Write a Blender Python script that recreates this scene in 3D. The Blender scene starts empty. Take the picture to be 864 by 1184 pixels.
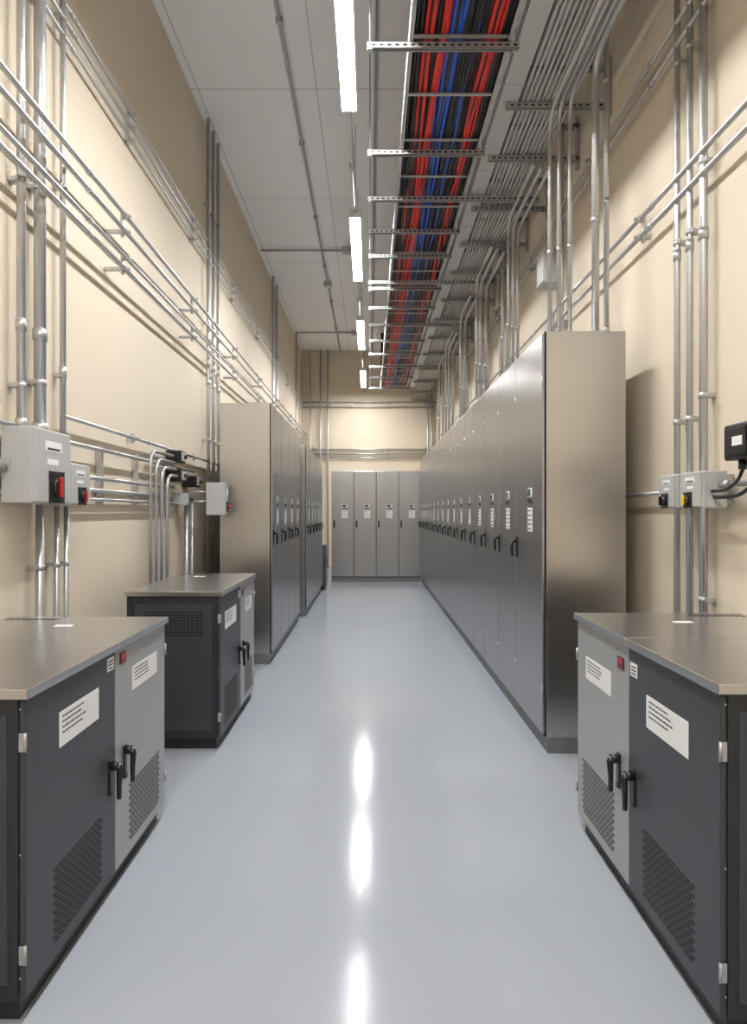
import bpy, bmesh, math, random
from mathutils import Vector, Matrix
random.seed(7)
scene = bpy.context.scene
H = 1.5
WX = 1.85      # left wall
WR = 1.77      # right wall
CEIL = 5.85
YB = 18.4
YF = -3.5

# ------------------------------------------------------------- materials
def new_mat(name):
    m = bpy.data.materials.new(name); m.use_nodes = True
    nt = m.node_tree
    return m, nt, nt.nodes['Principled BSDF']
def simple(name, col, rough=0.5, metal=0.0, spec=None, emit=None, estr=0, nscale=0, nbump=0.0, var=0.0, stretch=(1,1,1), rvar=0.0, aniso=0, axis='Z', arot=0.0):
    m, nt, b = new_mat(name)
    b.inputs['Base Color'].default_value = (*col, 1)
    b.inputs['Roughness'].default_value = rough
    b.inputs['Metallic'].default_value = metal
    if aniso:
        b.inputs['Anisotropic'].default_value = aniso; b.inputs['Anisotropic Rotation'].default_value = arot
        tg = nt.nodes.new('ShaderNodeTangent'); tg.direction_type = 'RADIAL'; tg.axis = axis
        nt.links.new(tg.outputs[0], b.inputs['Tangent'])
    if spec is not None: b.inputs['Specular IOR Level'].default_value = spec
    if emit:
        b.inputs['Emission Color'].default_value = (*emit, 1); b.inputs['Emission Strength'].default_value = estr
    if nscale:
        tc = nt.nodes.new('ShaderNodeTexCoord'); mp = nt.nodes.new('ShaderNodeMapping')
        mp.inputs['Scale'].default_value = stretch
        nz = nt.nodes.new('ShaderNodeTexNoise'); nz.inputs['Scale'].default_value = nscale; nz.inputs['Detail'].default_value = 4
        nt.links.new(tc.outputs['Object'], mp.inputs[0]); nt.links.new(mp.outputs[0], nz.inputs['Vector'])
        if var:
            mx = nt.nodes.new('ShaderNodeMix'); mx.data_type = 'RGBA'
            mx.inputs[6].default_value = (*[max(0, c*(1-var)) for c in col], 1)
            mx.inputs[7].default_value = (*[min(1, c*(1+var)) for c in col], 1)
            nt.links.new(nz.outputs['Fac'], mx.inputs[0]); nt.links.new(mx.outputs[2], b.inputs['Base Color'])
        if rvar:
            mr = nt.nodes.new('ShaderNodeMapRange')
            mr.inputs['From Min'].default_value = .3; mr.inputs['From Max'].default_value = .7
            mr.inputs['To Min'].default_value = max(0, rough-rvar); mr.inputs['To Max'].default_value = rough+rvar
            nt.links.new(nz.outputs['Fac'], mr.inputs[0]); nt.links.new(mr.outputs[0], b.inputs['Roughness'])
        if nbump:
            bp = nt.nodes.new('ShaderNodeBump'); bp.inputs['Strength'].default_value = nbump; bp.inputs['Distance'].default_value = .002
            nt.links.new(nz.outputs['Fac'], bp.inputs['Height']); nt.links.new(bp.outputs[0], b.inputs['Normal'])
    return m

M = {}
M['wall'] = simple('beige_wall_paint', (.69,.605,.485), .75, nscale=1.2, var=.03)
M['steel'] = simple('brushed_stainless', (.54,.53,.515), .28, 1.0, nscale=12, var=.01, stretch=(1,1,90), rvar=.008, aniso=.5, axis='Z')
M['door'] = simple('satin_grey_door', (.42,.425,.435), .29, .88, nscale=5, var=.02, stretch=(8,8,.4), rvar=.006, aniso=.35, axis='Z')
M['plinth'] = simple('grey_plinth', (.20,.205,.215), .45, .4, nscale=8, var=.05)
M['gap'] = simple('dark_gap', (.01,.01,.011), .8)
M['dark'] = simple('charcoal_powdercoat', (.050,.055,.064), .40, .1, nscale=260, var=.05, nbump=.08)
M['darkbody'] = simple('black_powdercoat', (.028,.030,.034), .42, .1, nscale=260, var=.05, nbump=.08)
M['light'] = simple('light_grey_powdercoat', (.42,.42,.42), .36, .4, nscale=200, var=.03, nbump=.05)
M['top'] = simple('worktop_steel', (.62,.615,.605), .24, .95, nscale=10, var=.012, stretch=(1,90,1), rvar=.012, aniso=.5, axis='Y')
M['galv'] = simple('galvanized_conduit', (.52,.53,.54), .36, .8, nscale=14, var=.08, rvar=.06)
M['strut'] = simple('galvanized_strut', (.50,.50,.50), .42, .6, nscale=18, var=.1, rvar=.06)
M['box'] = simple('grey_enclosure', (.46,.47,.47), .42, .1, nscale=30, var=.03)
M['white'] = simple('white_label', (.80,.80,.80), .5)
M['ink'] = simple('label_ink', (.03,.03,.035), .6)
M['black'] = simple('black_plastic', (.010,.010,.011), .30)
M['red'] = simple('red_plastic', (.45,.02,.02), .35)
M['yellow'] = simple('yellow_plastic', (.8,.6,.03), .4)
M['disp'] = simple('meter_display', (.05,.09,.14), .2)
M['reddisp'] = simple('red_display', (.22,.02,.02), .3, emit=(1,.05,.04), estr=.12)
M['cblack'] = simple('cable_black', (.013,.013,.015), .36)
M['cred'] = simple('cable_red', (.70,.025,.022), .36)
M['cblue'] = simple('cable_blue', (.02,.10,.55), .36)
M['hinge'] = simple('hinge_metal', (.50,.50,.50), .38, .7)
M['lamp'] = simple('led_diffuser', (.9,.9,.9), .5, emit=(1.0,.995,.985), estr=155)
M['lamphouse'] = simple('lamp_housing', (.75,.75,.75), .4)
M['rod'] = simple('threaded_rod', (.33,.33,.33), .45, .6)

# floor
def floor_mat():
    m, nt, b = new_mat('epoxy_floor')
    tc = nt.nodes.new('ShaderNodeTexCoord')
    n1 = nt.nodes.new('ShaderNodeTexNoise'); n1.inputs['Scale'].default_value = .9; n1.inputs['Detail'].default_value = 5
    n2 = nt.nodes.new('ShaderNodeTexNoise'); n2.inputs['Scale'].default_value = 60; n2.inputs['Detail'].default_value = 2
    nt.links.new(tc.outputs['Object'], n1.inputs['Vector']); nt.links.new(tc.outputs['Object'], n2.inputs['Vector'])
    mx = nt.nodes.new('ShaderNodeMix'); mx.data_type = 'RGBA'
    mx.inputs[6].default_value = (.305,.330,.370,1); mx.inputs[7].default_value = (.340,.365,.405,1)
    nt.links.new(n1.outputs['Fac'], mx.inputs[0]); nt.links.new(mx.outputs[2], b.inputs['Base Color'])
    mr = nt.nodes.new('ShaderNodeMapRange'); mr.inputs['To Min'].default_value = .09; mr.inputs['To Max'].default_value = .15
    nt.links.new(n1.outputs['Fac'], mr.inputs[0]); nt.links.new(mr.outputs[0], b.inputs['Roughness'])
    b.inputs['Specular IOR Level'].default_value = .07
    bp = nt.nodes.new('ShaderNodeBump'); bp.inputs['Strength'].default_value = .13; bp.inputs['Distance'].default_value = .002
    nt.links.new(n2.outputs['Fac'], bp.inputs['Height']); nt.links.new(bp.outputs[0], b.inputs['Normal'])
    return m
M['floor'] = floor_mat()
def ceil_mat():
    m, nt, b = new_mat('ceiling_panels')
    tc = nt.nodes.new('ShaderNodeTexCoord')
    br = nt.nodes.new('ShaderNodeTexBrick'); br.offset = 0.0
    mp = nt.nodes.new('ShaderNodeMapping'); mp.inputs['Location'].default_value = (.55, .3, 0)
    br.inputs['Color1'].default_value = (.92,.94,.96,1); br.inputs['Color2'].default_value = (.90,.92,.945,1)
    br.inputs['Mortar'].default_value = (.58,.59,.60,1)
    br.inputs['Scale'].default_value = 1.0; br.inputs['Mortar Size'].default_value = .006
    br.inputs['Brick Width'].default_value = 1.22; br.inputs['Row Height'].default_value = 2.44
    nt.links.new(tc.outputs['Object'], mp.inputs[0]); nt.links.new(mp.outputs[0], br.inputs['Vector'])
    nt.links.new(br.outputs['Color'], b.inputs['Base Color']); b.inputs['Roughness'].default_value = .8
    return m
M['ceil'] = ceil_mat()

# ------------------------------------------------------------- builder
class MB:
    def __init__(s): s.bm = bmesh.new(); s.mats = []
    def mi(s, k):
        if k not in s.mats: s.mats.append(k)
        return s.mats.index(k)
    def box(s, x0, x1, y0, y1, z0, z1, mat, bev=0.0, seg=2):
        x0,x1=min(x0,x1),max(x0,x1); y0,y1=min(y0,y1),max(y0,y1); z0,z1=min(z0,z1),max(z0,z1)
        vs = [s.bm.verts.new(p) for p in ((x0,y0,z0),(x1,y0,z0),(x1,y1,z0),(x0,y1,z0),(x0,y0,z1),(x1,y0,z1),(x1,y1,z1),(x0,y1,z1))]
        i = s.mi(mat); fs = []
        for q in ((3,2,1,0),(4,5,6,7),(0,1,5,4),(1,2,6,5),(2,3,7,6),(3,0,4,7)):
            f = s.bm.faces.new([vs[k] for k in q]); f.material_index = i; fs.append(f)
        if bev > 0:
            es = list({e for f in fs for e in f.edges})
            r = bmesh.ops.bevel(s.bm, geom=es, offset=bev, segments=seg, affect='EDGES', profile=.5)
            for f in r['faces']: f.material_index = i
    def tube(s, pts, r, mat, n=10, caps=True, bend=None):
        P = [Vector(p) for p in pts]
        if bend:
            Q = [P[0]]
            for a,b,c in zip(P, P[1:], P[2:]):
                d1=(a-b); d2=(c-b); l=min(bend, d1.length*.49, d2.length*.49)
                d1.normalize(); d2.normalize()
                s0=b+d1*l; s1=b+d2*l
                for k in range(7):
                    t=k/6; Q.append((1-t)**2*s0+2*t*(1-t)*b+t*t*s1)
            Q.append(P[-1]); P=Q
        i = s.mi(mat); rings=[]; prev=None
        for k,p in enumerate(P):
            if k==0: t=P[1]-P[0]
            elif k==len(P)-1: t=P[-1]-P[-2]
            else: t=(P[k+1]-p).normalized()+(p-P[k-1]).normalized()
            t.normalize()
            if prev is None:
                u = t.orthogonal().normalized()
            else:
                u = (prev - t*prev.dot(t)).normalized()
            prev=u; v=t.cross(u)
            rr = r[k] if isinstance(r,(list,tuple)) else r
            rings.append([s.bm.verts.new(p+rr*(math.cos(2*math.pi*j/n)*u+math.sin(2*math.pi*j/n)*v)) for j in range(n)])
        for a,b in zip(rings, rings[1:]):
            for j in range(n):
                f=s.bm.faces.new((a[j],a[(j+1)%n],b[(j+1)%n],b[j])); f.material_index=i; f.smooth=True
        if caps:
            for rg in (rings[0][::-1], rings[-1]):
                f=s.bm.faces.new(rg); f.material_index=i
    def mesh(s, name):
        bmesh.ops.recalc_face_normals(s.bm, faces=s.bm.faces)
        me = bpy.data.meshes.new(name); s.bm.to_mesh(me); s.bm.free()
        for k in s.mats: me.materials.append(M[k])
        return me
    def obj(s, name, loc=(0,0,0)):
        o = bpy.data.objects.new(name, s.mesh(name)); o.location = loc
        scene.collection.objects.link(o); return o

def place(me, name, loc, rz=0):
    o = bpy.data.objects.new(name, me); o.location = loc; o.rotation_euler = (0,0,rz)
    scene.collection.objects.link(o); return o

# ------------------------------------------------------------- room shell
t=.15
b=MB(); b.box(-WX-t,WR+t,YF-t,YB+t,-t,0,'floor'); b.obj('floor')
b=MB(); b.box(-WX-t,WR+t,YF-t,YB+t,CEIL,CEIL+t,'ceil'); b.obj('ceiling')
b=MB(); b.box(-WX-t,-WX,YF,YB,0,CEIL,'wall'); b.obj('wall_left')
b=MB(); b.box(WR,WR+t,YF,YB,0,CEIL,'wall'); b.obj('wall_right')
b=MB(); b.box(-WX-t,WR+t,YB,YB+t,0,CEIL,'wall'); b.obj('wall_back')
b=MB(); b.box(-WX-t,WR+t,YF-t,YF,0,CEIL,'wall'); b.obj('wall_front')
CT=CEIL-.004; Y0=YF+.01; Y1=YB-.01; WXi=WX-.004; WRi=WR-.004

# ------------------------------------------------------------- label helper (on plane x=const, facing sx)
def label(b, x, sx, y0, y1, z0, z1, rows=4, rnd=random):
    b.box(x, x+sx*.0015, y0, y1, z0, z1, 'white')
    h=(z1-z0); w=y1-y0
    for r in range(rows):
        zc = z1 - h*(.16 + .46*r/max(1,rows-1))
        L = w*rnd.uniform(.42,.60)
        pos=0
        while pos < L:
            l = w*rnd.uniform(.03,.075)
            a = pos+w*.07; e=min(a+l, w*.93)
            if sx>0: ya,yb = y0+a, y0+e
            else: ya,yb = y1-a, y1-e
            b.box(x+sx*.0015, x+sx*.002, ya, yb, zc-h*.024, zc+h*.024, 'ink')
            pos += l + w*.014

def vent(b, x, sx, y0, y1, z0, z1):
    rows = int((z1-z0)/.0130); row=(z1-z0)/rows; pitch=.032
    for r in range(rows):
        zc=z0+row*(r+.5); off = 0 if r%2 else pitch/2
        y=y0+off
        while y+.024<=y1+.001:
            b.box(x-sx*.002, x+sx*.0006, y, y+.026, zc-.0036, zc+.0036, 'gap')
            y+=pitch

def swing_handle(b, x, sx, y, z, s=1.0):
    b.box(x, x+sx*.008, y-.014*s, y+.014*s, z-.055*s, z+.065*s, 'black', .004)
    b.tube([(x+sx*.004,y,z+.045*s),(x+sx*.032*s,y,z+.045*s)], .016*s, 'black', 14)
    b.tube([(x+sx*.022*s,y,z+.05*s),(x+sx*.034*s,y-.004,z+.035*s),(x+sx*.034*s,y-.010*s,z-.01*s),(x+sx*.036*s,y-.016*s,z-.06*s)],
           [.014*s,.012*s,.009*s,.008*s],'black',10)
    b.tube([(x,y,z-.045*s),(x+sx*.012,y,z-.045*s)], .010*s, 'black', 12)

# ------------------------------------------------------------- tall cabinets (front faces local -X, width +Y)
def tall_mesh(w, D, Ht, first=False, rows=4):
    b=MB()
    b.box(.012, D, 0.0005, w-.0005, .10, Ht, 'steel', .002)
    b.box(.02, D-.0, .0005, w-.0005, 0, .10, 'plinth')
    b.box(-.0, .012, .0005, w-.0005, .105, Ht, 'gap')
    b.box(-.014, .010, .004, w-.004, .12, Ht-.012, 'door', .004)
    b.box(-.004, D, 0.001, w-.001, Ht-.010, Ht+.004, 'steel', .002)
    yc = w*.42
    b.box(-.018,-.013, yc-.055, yc+.055, 1.60, 1.66, 'white')
    b.box(-.020,-.017, yc-.03, yc+.045, 1.607, 1.652, 'disp')
    b.box(-.020,-.013, yc-.055, yc+.045, 1.565, 1.585, 'ink')
    R = random.Random(5)
    b.box(-.0155,-.0135, yc-.07, yc+.06, 1.37, 1.53, 'white')
    for k in range(5):
        L=R.uniform(.05,.11)
        b.box(-.0165,-.0155, yc+.052, yc+.052-L, 1.505-k*.03, 1.511-k*.03, 'ink')
    y=w-.055
    b.box(-.022,-.014,y-.017,y+.017,1.17,1.32,'black',.003)
    b.tube([(-.02,y,1.29),(-.05,y,1.285),(-.055,y-.004,1.24),(-.05,y-.006,1.18)],[.014,.013,.011,.009],'black',10)
    for zz in (.35, Ht-.35): b.tube([(-.013,.004,zz),(-.013,.004,zz+.07)],.005,'hinge',8)
    if first:
        for zz in (.5,1.4,2.3): b.box(.03,.04,-.0015,0,zz,zz+.01,'hinge')
    return b.mesh('electrical_cabinet')
D=.505
HR=2.62
me1=tall_mesh(.78,D,HR,True); me2=tall_mesh((14.5-5.02)/14,D,HR)
place(me1,'electrical_cabinet',(1.084,4.24,0))
w2=(14.5-5.02)/14
for k in range(14): place(me2,'electrical_cabinet',(1.084,5.02+w2*k,0))
wl=(9.38-6.73)/4; me3=tall_mesh(wl,.505,2.57)
for k in range(4): place(me3,'electrical_cabinet',(-.977,6.73+wl*(k+1),0),math.pi)
wg=.64; me4=tall_mesh(wg,.60,2.44)
for k in range(5): place(me4,'electrical_cabinet',(-.92,9.78+wg*(k+1),0),math.pi)
wb=.478; me5=tall_mesh(wb,.5,2.38)
for k in range(4): place(me5,'electrical_cabinet',(1.09-wb*k,14.62,0),math.pi/2)
b=MB(); b.box(-1.25,-.86,13.1,13.6,.06,.86,'dark',.006); b.box(-1.23,-.87,13.12,13.58,0,.06,'darkbody')
b.box(-.86,-.852,13.13,13.57,.1,.83,'plinth',.003); b.box(-.852,-.84,13.18,13.2,.5,.62,'black')
b.box(-1.22,-.9,13.095,13.1,.1,.82,'plinth')
b.obj('floor_standing_control_box')

# ------------------------------------------------------------- low cabinets
def low_cabinet(name, loc, s, L, D, Ht, split, small=False):
    """front plane x=0 faces s; body toward -s; y 0..L"""
    b=MB(); R=random.Random(len(bpy.data.objects))
    b.box(-s*.03, -s*(D-.02), .03, L-.03, 0, .075, 'darkbody')
    b.box(-s*.02, -s*D, 0, L, .07, Ht-.03, 'darkbody', .004)
    b.box(-s*.05, -s*(D-.05), -.004, .01, .12, Ht-.08, 'dark', .003)
    b.box(-s*.019, s*0, .004, split-.003, .075, Ht-.036, 'dark', .004)
    b.box(-s*.019, s*0, split+.003, L-.004, .075, Ht-.036, 'light', .004)
    b.box(-s*.021,-s*.012,split-.003,split+.003,.08,Ht-.04,'gap')
    b.box(s*.014, -s*(D+.01), -.014, split-.0012, Ht-.03, Ht, 'top', .003)
    b.box(s*.014, -s*(D+.01), split+.0012, L+.014, Ht-.03, Ht, 'top', .003)
    for r in range(2):
        for k in range(9):
            x=-s*(D-.035-k*.028)
            y=L-.10+r*.035
            b.box(x-.009,x+.009,y,y+.02,Ht-.001,Ht+.0006,'gap')
    b.box(-s*.34,-s*.42,L-.28,L-.24,Ht,Ht+.0012,'white')
    vent(b,0,s, split-.53 if not small else .12, split-.13, .12, .365)
    vent(b,0,s, split+.15, L-.08, .12, .365)
    label(b,0,s, split-.49 if not small else .14,split-.17,.735,.85)
    label(b,0,s, split+.19,L-.13,.745,.845)
    b.box(0,s*.0015,split-.085,split-.02,.885,.935,'white')
    for k in range(3): b.box(s*.0015,s*.002,split-.078,split-.03,.893+k*.013,.898+k*.013,'ink')
    b.box(0,s*.004,split+.045,split+.11,.885,.932,'black',.001)
    b.box(s*.004,s*.005,split+.052,split+.103,.905,.927,'reddisp')
    for k in range(3): b.box(s*.004,s*.005,split+.055+k*.018,split+.066+k*.018,.890,.899,'red')
    swing_handle(b,0,s,split-.055,.465,1.15)
    swing_handle(b,0,s,split+.095,.475,1.15)
    for zz in (.18,.80):
        b.box(s*.0,-s*.016,-.004,.0,zz,zz+.055,'hinge',.001)
        b.tube([(s*.002,-.002,zz),(s*.002,-.002,zz+.055)],.005,'hinge',10)
        b.tube([(s*.002,L+.0,zz),(s*.002,L+.0,zz+.055)],.005,'hinge',10)
    for zz in (Ht-.06,.5,.14): b.tube([(-s*.012,-.0005,zz),(-s*.012,-.003,zz)],.003,'hinge',8)
    if small:
        for r in range(9):
            for c in range(14):
                x=-s*(.12+c*.027); z=.72+r*.018
                b.box(x-.010,x+.010,-.006,-.0035,z,z+.008,'gap')
    return b.obj(name,loc)
low_cabinet('battery_cabinet',(-1.007,1.99,0),1,1.36,.76,.985,.71)
low_cabinet('battery_cabinet',(-.944,4.30,0),1,1.26,.59,1.0,.68,small=True)
low_cabinet('battery_cabinet',(.985,1.915,0),-1,1.325,.77,1.02,.685)

# ------------------------------------------------------------- lights
LX=-.165; LZ=H+3.2
starts=[-3.2,.1,3.4,7.4,11.4,15.45]
for y0 in starts:
    b=MB(); w=.055; L=2.05
    b.box(LX-w-.008,LX+w+.008,y0,y0+L,LZ+.02,LZ+.075,'lamphouse',.006)
    b.box(LX-w-.008,LX-w-.001,y0,y0+L,LZ-.006,LZ+.03,'lamphouse')
    b.box(LX+w+.001,LX+w+.008,y0,y0+L,LZ-.006,LZ+.03,'lamphouse')
    b.box(LX-w,LX+w,y0+.015,y0+L-.015,LZ-.005,LZ+.018,'lamp')
    b.box(LX-w-.008,LX+w+.008,y0-.004,y0+.012,LZ-.007,LZ+.03,'lamphouse',.002)
    b.box(LX-w-.008,LX+w+.008,y0+L-.012,y0+L+.004,LZ-.007,LZ+.03,'lamphouse',.002)
    for yy in (y0+.25,y0+L-.25): b.tube([(LX,yy,LZ+.07),(LX,yy,CT)],.004,'rod',6)
    b.obj('linear_ceiling_light')
b=MB()
for a,c in zip(starts,starts[1:]):
    if c-a-2.05>0.3: b.tube([(LX,a+2.06,LZ+.05),(LX,c-.01,LZ+.05)],.016,'galv',10)
    m=(a+2.05+c)/2; b.box(LX-.03,LX+.03,m-.04,m+.04,LZ+.02,LZ+.08,'box',.004)
b.tube([(LX,17.52,LZ+.05),(LX,Y1,LZ+.05)],.016,'galv')
b.obj('lighting_supply_conduit')

# ------------------------------------------------------------- cable tray
TZ=H+3.0; X0,X1=.27,.88; TY0,TY1=-3.0,16.6
def strut_x(b,x0,x1,y,z,wd=.041,slots=True):
    b.box(x0,x1,y,y+wd,z-.003,z,'strut'); b.box(x0,x1,y,y+.003,z-.041,z,'strut'); b.box(x0,x1,y+wd-.003,y+wd,z-.041,z,'strut')
    b.box(x0,x1,y,y+.011,z-.041,z-.038,'strut'); b.box(x0,x1,y+wd-.011,y+wd,z-.041,z-.038,'strut')
    if slots:
        x=x0+.03
        while x<x1-.03:
            b.box(x,x+.026,y-.0006,y+.001,z-.027,z-.014,'gap'); x+=.05
b=MB()
for x,sgn in ((X0-.02,1),(X1+.02,-1)):
    b.box(x-.002,x+.002,TY0,TY1,TZ-.01,TZ+.09,'strut')
    b.box(x,x+sgn*.025,TY0,TY1,TZ-.012,TZ-.008,'strut')
    b.box(x,x+sgn*.02,TY0,TY1,TZ+.088,TZ+.092,'strut')
    y=2.5
    while y<TY1:
        b.box(x-.0035,x+.0035,y,y+.05,TZ+.035,TZ+.055,'gap'); y+=.12
y=TY0+.1
while y<TY1:
    b.box(X0-.018,X1+.018,y,y+.025,TZ+.0,TZ+.010,'strut'); y+=.6
b.obj('ladder_cable_tray')

b=MB()
R=random.Random(3)
pal='k k k k k r r k r r k r r k b k b b k k k k b k k k k r k r r k k k'.split()
cn={'k':'cblack','r':'cred','b':'cblue'}
N=len(pal)
cols=[cn[c] for c in pal]
def wander(R,amp,n):
    v=[0.0]
    for _ in range(n): v.append(max(-amp,min(amp,v[-1]*.93+R.uniform(-amp,amp)*.40)))
    return v
npt=48
for layer in range(3):
    for k in range(N):
        if layer and R.random()<.15: continue
        base=X0+.012+(X1-X0-.024)*k/(N-1)+ (R.uniform(-.006,.006))
        c=cols[k] if layer==0 else ('cblack' if R.random()<.5 else cols[min(N-1,max(0,k+R.choice((-1,0,1))))])
        rad=R.uniform(.0105,.0145)
        wx=wander(R,.032,npt); wz=wander(R,.010,npt)
        pts=[]
        for i in range(npt+1):
            y=TY0+(TY1-.25-TY0)*i/npt
            x=min(X1-.005,max(X0+.005,base+wx[i]))
            pts.append((x,y,TZ+.034+layer*.020+wz[i]+.004*((k+i)%2)))
        x,y,z=pts[-1]
        pts+= [(x,y+.15,z+.06),(x,y+.22,z+.2),(x,y+.23,CT)]
        P=[Vector(p) for p in pts]; Q=[]
        for i in range(len(P)-1):
            p0=P[max(0,i-1)];p1=P[i];p2=P[i+1];p3=P[min(len(P)-1,i+2)]
            for tt in (0,.5):
                Q.append(.5*((2*p1)+(p2-p0)*tt+(2*p0-5*p1+4*p2-p3)*tt*tt+(3*p1-p0-3*p2+p3)*tt**3))
        Q.append(P[-1])
        b.tube(Q,rad,c,8,caps=False)
b.obj('power_cable_bundle')

# supports across (trapeze struts) + rods
b=MB()
SY=[-1.5,0,1.5,3.1,4.33,5.62,6.45,7.2,7.9,8.8,9.05,9.9,10.8,11.8,12.8,13.9,15.0,16.3]
for i,y in enumerate(SY):
    xe=.95 if i%3 else 1.60
    strut_x(b,-.02,xe,y,TZ-.015)
    for x in (0.0,.93)+((1.56,) if xe>1 else ()):
        b.tube([(x,y+.02,TZ-.065),(x,y+.02,CT)],.005,'rod',6)
        b.box(x-.018,x+.018,y+.002,y+.038,TZ-.062,TZ-.056,'hinge')
        b.tube([(x,y+.02,TZ-.056),(x,y+.02,TZ-.072)],.010,'hinge',6)
b.obj('trapeze_strut_support')

b=MB()
b.box(.945,1.085,TY0,16.4,TZ+.005,TZ+.12,'box',.004)
y=TY0+.6
while y<16.3:
    b.box(.942,1.088,y,y+.03,TZ+.002,TZ+.122,'strut'); y+=1.2
b.obj('metal_wireway')

# conduit rack
b=MB()
for k in range(11):
    x=1.12+.036*k
    b.tube([(x,TY0,TZ+.02),(x,Y1,TZ+.02)],.0135,'galv',8)
for k in range(6):
    x=1.15+.055*k
    b.tube([(x,TY0,TZ+.30),(x,Y1,TZ+.30)],.018,'galv',8)
RY=[2.2,3.6,5.0,5.75,6.7,7.6,8.5,9.6,10.6,11.7,12.9,14.2,15.6,17.0]
for y in RY:
    strut_x(b,1.0,WR-.01,y,TZ+.004); strut_x(b,1.08,WR-.01,y,TZ+.28)
    b.tube([(1.10,y+.02,TZ-.03),(1.10,y+.02,CT)],.005,'rod',6)
    b.box(WR-.04,WRi,y,y+.041,TZ-.10,TZ+.34,'strut')
    for k in range(11):
        x=1.12+.036*k; b.box(x-.015,x+.015,y+.008,y+.032,TZ+.0,TZ+.037,'strut',.003,1)
b.obj('conduit_rack')

def drop_group(yc, xs, r, dz=0, cs=.75):
    b=MB()
    for k,x in enumerate(xs):
        z=TZ+.02-.03*k
        b.tube([(x,yc-1.1,z-.06),(x,yc+.06*k,z-.06),(x,yc+.06*k,HR+.004)],r,'galv',12,bend=.2)
        b.tube([(x,yc+.06*k,HR+.004),(x,yc+.06*k,HR+.05)],r*1.35,'hinge',12)
        b.tube([(x,yc+.06*k,HR+cs),(x,yc+.06*k,HR+cs+.04)],r*1.25,'hinge',12)
    b.obj('cabinet_feed_conduit')
drop_group(4.85,(1.42,1.36,1.31),.016)
drop_group(4.42,(1.46,),.024)
drop_group(6.9,(1.40,1.46,1.52),.017)
drop_group(8.7,(1.36,1.42,1.5),.02)
drop_group(10.4,(1.38,1.46),.02)
drop_group(12.2,(1.36,1.42,1.5),.02)
drop_group(13.8,(1.40,1.48),.02)
b=MB()
for x,y,r in ((1.545,4.46,.017),(1.545,5.6,.014),(1.545,7.95,.018),(1.545,11.3,.022)):
    b.tube([(x,y,HR+.004),(x,y,CT)],r,'galv',12)
    for z in (HR+.04,3.5,4.3): b.tube([(x,y,z),(x,y,z+.05)],r*1.3,'hinge',12)
b.obj('riser_conduit')

# ------------------------------------------------------------- wall conduits
def clampx(b,s,x,y,z,r,axis):
    wall=-WXi if s<0 else WRi
    if axis=='y':
        b.box(wall, x, y-.012,y+.012,z-r-.006,z+r+.006,'strut',.003,1)
        b.tube([(x,y-.014,z),(x,y+.014,z)],r+.004,'strut',12)
        b.box(x-.006,x+.006,y-.012,y+.012,z+r,z+r+.022,'hinge')
    else:
        b.box(wall, x, y-r-.006,y+r+.006,z-.012,z+.012,'strut',.003,1)
        b.tube([(x,y,z-.014),(x,y,z+.014)],r+.004,'strut',12)
        b.box(x-.006,x+.006,y-r-.024,y-r,z-.012,z+.012,'hinge')
def wall_run(s,xo,zs,y0,y1,r,ys,name='horizontal_conduit_run'):
    b=MB(); wall=-WXi if s<0 else WRi
    for z in zs:
        b.tube([(s*xo,y0,z),(s*xo,y1,z)],r,'galv',12)
        y=y0+1.5
        while y<y1:
            b.tube([(s*xo,y,z),(s*xo,y+.06,z)],r*1.3,'galv',12); y+=3.05
    for y in ys:
        if y0<y<y1:
            b.box(s*(xo+r+.016),s*(xo+r-.002),y-.016,y+.016,min(zs)-.035,max(zs)+.035,'strut',.002,1)
            b.box(wall,s*(xo+r+.014),y-.012,y+.012,min(zs)-.012,min(zs)+.012,'strut')
            for z in zs:
                b.tube([(s*xo,y-.016,z),(s*xo,y+.016,z)],r+.005,'strut',12)
                b.box(s*xo-s*(r+.022),s*xo,y-.012,y+.012,z-.006,z+.006,'hinge')
    return b.obj(name)
ysL=[.9,2.55,4.75,6.6,8.6,10.6,12.6,14.6,16.6]
wall_run(-1,1.70,(H+2.06,H+1.95),Y0,Y1,.016,ysL)
wall_run(-1,1.70,(H+1.77,H+1.69),Y0,Y1,.014,ysL)
wall_run(-1,1.80,(H+3.0,H+2.9,H+2.8),Y0,Y1,.013,[y+.4 for y in ysL])
wall_run(-1,1.79,(H+.56,),4.0,9.5,.012,[5.2,7.0])
Q_=WR/1.85
wall_run(1,WR-.07,(H+1.93*Q_,H+1.81*Q_),Y0,Y1,.015,[.8,3.0,4.3,6.4,8.4,10.4,12.4,14.4])
wall_run(1,WR-.06,(H+2.85*Q_,H+2.72*Q_),Y0,Y1,.013,[1.2,3.0,5.3,7.3,9.3,11.3,13.3])

def verticals(s,items,name='vertical_conduit_run'):
    b=MB()
    for (y,x,r,z0,z1,cl) in items:
        b.tube([(s*x,y,z0),(s*x,y,z1)],r,'galv',14)
        for z in cl:
            clampx(b,s,s*x,y,z,r,'z')
        zz=z0+.5
        while zz<z1-.1:
            b.tube([(s*x,y,zz),(s*x,y,zz+.06)],r*1.25,'galv',14); zz+=2.4
        b.tube([(s*x,y,z0),(s*x,y,z0+.05)],r*1.35,'hinge',14)
    b.obj(name)
verticals(-1,[(3.50,1.79,.021,1.93,CT,(2.15,3.2,4.3)),(3.70,1.79,.031,1.93,CT,(2.2,3.25,4.35)),(4.0,1.80,.017,1.79,CT,(2.3,3.4,4.4))])
verticals(-1,[(3.70,1.79,.022,0,1.54,(.5,1.2)),(3.90,1.79,.014,0,1.535,(.5,1.2)),(4.02,1.79,.014,0,1.535,(.5,1.2))])
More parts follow.
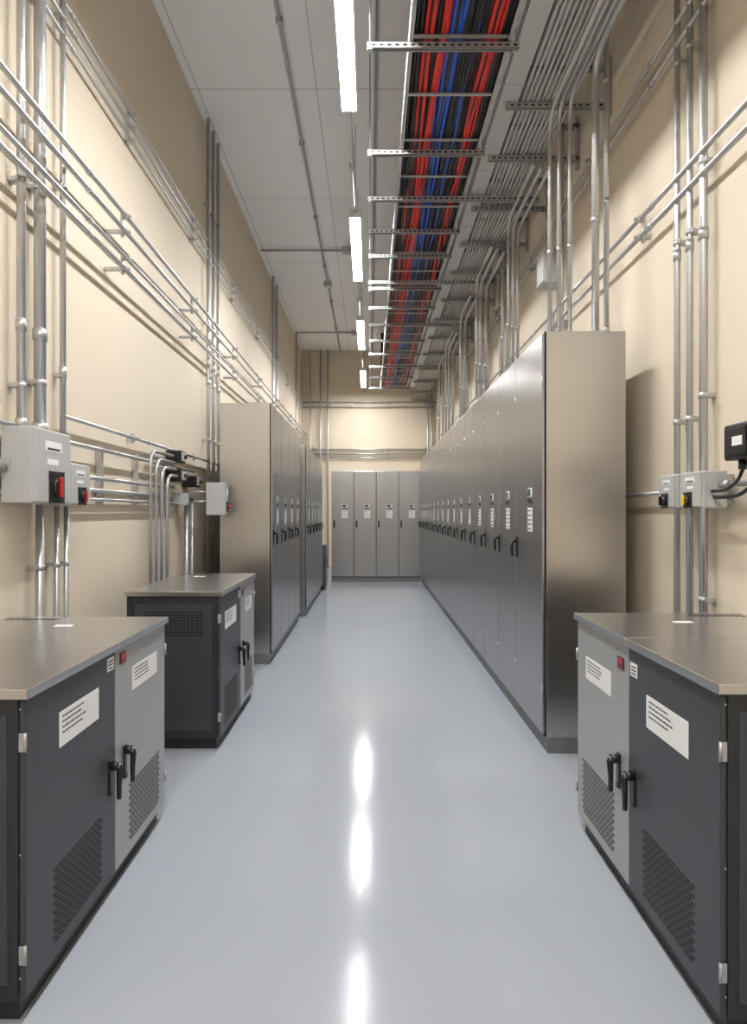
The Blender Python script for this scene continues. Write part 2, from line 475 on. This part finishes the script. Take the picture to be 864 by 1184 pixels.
verticals(-1,[(7.55,1.79,.020,0,CT,(2.3,3.6,4.9)),(7.8,1.79,.020,0,CT,(2.3,3.6,4.9)),(8.05,1.79,.020,0,CT,(2.3,3.6,4.9))])
verticals(-1,[(12.6,1.79,.025,0,CT,(3,4.5)),(13.1,1.79,.025,0,CT,(3,4.5)),(16.6,1.79,.025,0,CT,(3,4.5))])
xr=WR-.055
verticals(1,[(3.81,xr,.017,0,CT,(2.0,3.0,4.0)),(3.66,xr,.017,0,CT,(2.0,3.0,4.0)),(3.51,xr,.021,0,CT,(1.05,2.1,3.3,4.2))])
verticals(1,[(6.1,xr,.018,2.0,CT,(3.2,4.5))])
verticals(1,[(8.6,xr,.02,2.0,CT,(3.2,)),(9.0,xr,.02,2.0,CT,(3.2,)),(9.9,xr,.02,2.0,CT,(3.2,)),(12.0,xr,.025,2.0,CT,(3.2,)),(14.2,xr,.025,2.0,CT,(3.2,)),(16.0,xr,.025,1.0,CT,(3.2,))])

def enclosure(s,x0,x1,y0,y1,z0,z1,sw='red',lab=True,name='switch_enclosure'):
    b=MB(); wall=-WXi if s<0 else WRi
    b.box(s*x0,s*x1,y0,y1,z0,z1,'box',.008)
    b.box(s*(x1+.003),s*(x1-.014),y0+.006,y1-.006,z0+.006,z1-.006,'box',.004)
    f=-s; X=s*(x1-.014); w=y1-y0; h=z1-z0
    if lab:
        b.box(X,X+f*.002,y0+w*.25,y0+w*.7,z1-h*.30,z1-h*.16,'white')
        b.box(X,X+f*.0025,y0+w*.30,y0+w*.65,z1-h*.28,z1-h*.25,'ink')
        b.box(X,X+f*.002,y0+w*.30,y0+w*.6,z1-h*.48,z1-h*.40,'white')
    cy=y0+w*.55; cz=z0+h*.22; q=min(w,h)*.17
    b.box(X,X+f*.008,cy-q*1.3,cy+q*1.3,cz-q*1.3,cz+q*1.3,'black',.003)
    b.tube([(X,cy,cz),(X+f*.022,cy,cz)],q*.75,'black',16)
    b.box(X+f*.022,X+f*.034,cy-q*.25,cy+q*.25,cz-q*.8,cz+q*.8,sw if sw!='blk' else 'black',.003)
    for zz in (z0+h*.15,z1-h*.15):
        b.box(s*x0,wall,y0+.03,y0+.06,zz-.01,zz+.01,'strut'); b.box(s*x0,wall,y1-.06,y1-.03,zz-.01,zz+.01,'strut')
    b.box(s*(x0+.0),s*(x0-.05),y0-.012,y0,(z0+z1)/2-.03,(z0+z1)/2+.03,'strut',.003)
    return b.obj(name)
enclosure(-1,1.82,1.66,3.36,3.76,1.545,1.925,'red')
enclosure(-1,1.82,1.70,3.84,4.12,1.54,1.78,'red')
b=MB()
b.tube([(-1.80,3.345,1.72),(-1.80,3.15,1.72)],.022,'galv',12)
b.box(-1.83,-1.77,3.08,3.16,1.68,1.76,'strut',.004)
b.tube([(-1.80,Y0,1.94),(-1.80,3.45,1.94),],.012,'galv',10)
b.obj('enclosure_side_fitting')
b=MB()
for z,ye,r in ((H+.22,6.25,.014),(H+.14,6.25,.014),(H+.08,6.3,.012)):
    b.tube([(-1.79,4.12,z),(-1.79,ye,z)],r,'galv',12)
    for y in (4.14,6.0): b.tube([(-1.79,y,z),(-1.79,y+.05,z)],r*1.4,'hinge',12)
b.tube([(-1.78,3.77,H+.41),(-1.78,6.9,H+.41)],.014,'galv',12)
for y in (4.6,5.3): b.box(-WXi,-1.80,y-.01,y+.01,H+.05,H+.45,'strut')
b.obj('horizontal_conduit_run')
b=MB()
for k in range(4):
    y=5.50+.11*k; zt=H+.50-.06*k
    b.tube([(-1.77+.012*k,y,0),(-1.77+.012*k,y,zt),(-1.77+.012*k,6.13,zt)],.015,'galv',12,bend=.14)
b.tube([(-1.76,6.55,0),(-1.76,6.55,H+.06)],.022,'galv',12)
b.tube([(-1.76,6.75,0),(-1.76,6.75,H+.1)],.022,'galv',12)
b.obj('bent_conduit_cluster')
for (y,z,k) in ((6.2,H+.50,'black'),(6.2,H+.33,'black'),(6.75,H+.30,'black'),(6.4,H+.12,'box')):
    b=MB(); b.box(-1.84,-1.70,y-.06,y+.10,z-.055,z+.055,k,.008)
    b.box(-1.70,-1.69,y-.045,y+.085,z-.04,z+.04,'box' if k=='black' else 'strut',.003)
    b.tube([(-1.69,y+.02,z),(-1.665,y+.02,z)],.018,'black',12)
    b.tube([(-1.76,y+.10,z),(-1.76,y+.16,z)],.018,'hinge',12)
    b.obj('junction_box')
b=MB(); b.box(-1.55,-1.37,6.44,6.56,1.47,1.78,'box',.006); b.box(-1.37,-1.36,6.45,6.55,1.48,1.77,'box',.003)
b.box(-1.36,-1.355,6.47,6.53,1.65,1.72,'white'); b.box(-1.36,-1.35,6.46,6.54,1.5,1.6,'black'); b.tube([(-1.35,6.5,1.55),(-1.325,6.5,1.55)],.015,'red')
for x in (-1.50,-1.42): b.box(x,x+.03,6.56,6.725,1.5,1.53,'strut')
b.tube([(-1.55,6.5,1.60),(-1.73,6.5,1.60)],.012,'galv'); b.tube([(-1.55,6.5,1.69),(-1.73,6.5,1.69)],.012,'galv')
b.obj('switch_enclosure')
enclosure(1,1.72,1.60,3.28,3.50,1.52,1.70,'yellow')
enclosure(1,1.72,1.60,3.56,3.76,1.52,1.70,'blk')
b=MB()
b.tube([(WR-.06,3.78,1.61),(WR-.06,6.0,1.61)],.013,'galv',12)
b.tube([(WR-.08,3.27,1.63),(WR-.08,2.2,1.63)],.014,'galv',12)
b.tube([(WR-.08,3.27,1.63),(WR-.08,3.20,1.63)],.022,'hinge',12)
clampx(b,1,WR-.08,2.6,1.63,.014,'y'); clampx(b,1,WR-.06,5.0,1.61,.014,'y')
b.obj('horizontal_conduit_run')
b=MB(); b.box(WR-.02,1.60,2.88,3.09,1.73,1.89,'black',.01)
b.box(1.60,1.592,2.90,3.07,1.75,1.87,'cblack',.003); b.box(1.592,1.590,2.92,3.0,1.79,1.83,'white')
b.box(WRi,WR-.02,2.84,3.13,1.70,1.92,'darkbody')
for y in (2.93,3.04): b.tube([(1.66,y,1.73),(1.66,y,1.69)],.018,'black',12)
b.obj('black_junction_box')
b=MB(); b.tube([(1.66,2.93,1.69),(1.65,2.94,1.62),(1.65,3.04,1.575),(1.65,3.15,1.57),(1.65,3.27,1.57)],.009,'cblack',8,bend=.05)
b.tube([(1.66,3.04,1.69),(1.65,3.06,1.64),(1.64,3.14,1.60),(1.64,3.27,1.60)],.008,'cblack',8,bend=.05)
b.obj('flexible_cable')
for y,z in ((6.35,H+2.26),(10.2,H+2.1)):
    b=MB(); b.box(WRi,WR-.18,y-.13,y+.13,z-.16,z+.16,'box',.01); b.box(WR-.18,WR-.19,y-.12,y+.12,z-.15,z+.15,'box',.004)
    b.tube([(WR-.1,y,z-.16),(WR-.1,y,z-.22)],.02,'hinge'); b.tube([(WR-.1,y,z+.16),(WR-.1,y,z+.22)],.02,'hinge')
    b.obj('junction_box')

# back wall conduits
b=MB()
for z,r in ((H+2.95,.018),(H+2.82,.018),(H+1.68,.022),(H+1.56,.022),(H+1.46,.018)):
    b.tube([(-WXi,YB-.06,z),(WRi,YB-.06,z)],r,'galv',10)
for x,r in ((-1.33,.022),(-1.13,.022),(1.55,.022),(1.65,.022),(-1.6,.02)):
    b.tube([(x,YB-.11,0),(x,YB-.11,CT)],r,'galv',10)
for x in (-1.5,-.5,.5,1.5):
    b.box(x-.02,x+.02,YB-.045,YB-.004,H+1.4,H+1.75,'strut'); b.box(x-.02,x+.02,YB-.045,YB-.004,H+2.78,H+3,'strut')
b.obj('rear_conduit_run')
# ceiling conduits
b=MB()
b.tube([(-.80,Y0,CEIL-.03),(-.80,Y1,CEIL-.03)],.018,'galv',10)
b.tube([(-1.80,11.25,CEIL-.04),(-.42,11.25,CEIL-.04)],.018,'galv',10)
b.tube([(-1.80,16.4,CEIL-.04),(-.42,16.4,CEIL-.04)],.02,'galv',10)
b.tube([(.05,Y0,CEIL-.03),(.05,Y1,CEIL-.03)],.014,'galv',10)
for y in (2,4,6,8,10,12,14,16): b.box(-.83,-.77,y-.015,y+.015,CEIL-.055,CT,'strut')
for x,y in ((-.38,11.25),(-.8,12.9),(-.38,16.4)): b.box(x-.07,x+.07,y-.07,y+.07,CEIL-.09,CT,'box',.006)
b.obj('overhead_conduit_run')

# ------------------------------------------------------------- world + camera
w=bpy.data.worlds.new('World'); scene.world=w; w.use_nodes=True
w.node_tree.nodes['Background'].inputs[0].default_value=(.5,.5,.5,1); w.node_tree.nodes['Background'].inputs[1].default_value=.1
cd=bpy.data.cameras.new('camera'); cam=bpy.data.objects.new('camera',cd); scene.collection.objects.link(cam)
cam.location=(0,0,H); cam.rotation_euler=(math.pi/2,0,0)
cd.sensor_fit='VERTICAL'; cd.sensor_height=36; cd.lens=24; cd.shift_x=.0034; cd.clip_start=.05
scene.camera=cam
scene.view_settings.view_transform='Standard'
scene.view_settings.look='None'
scene.view_settings.exposure=0.0
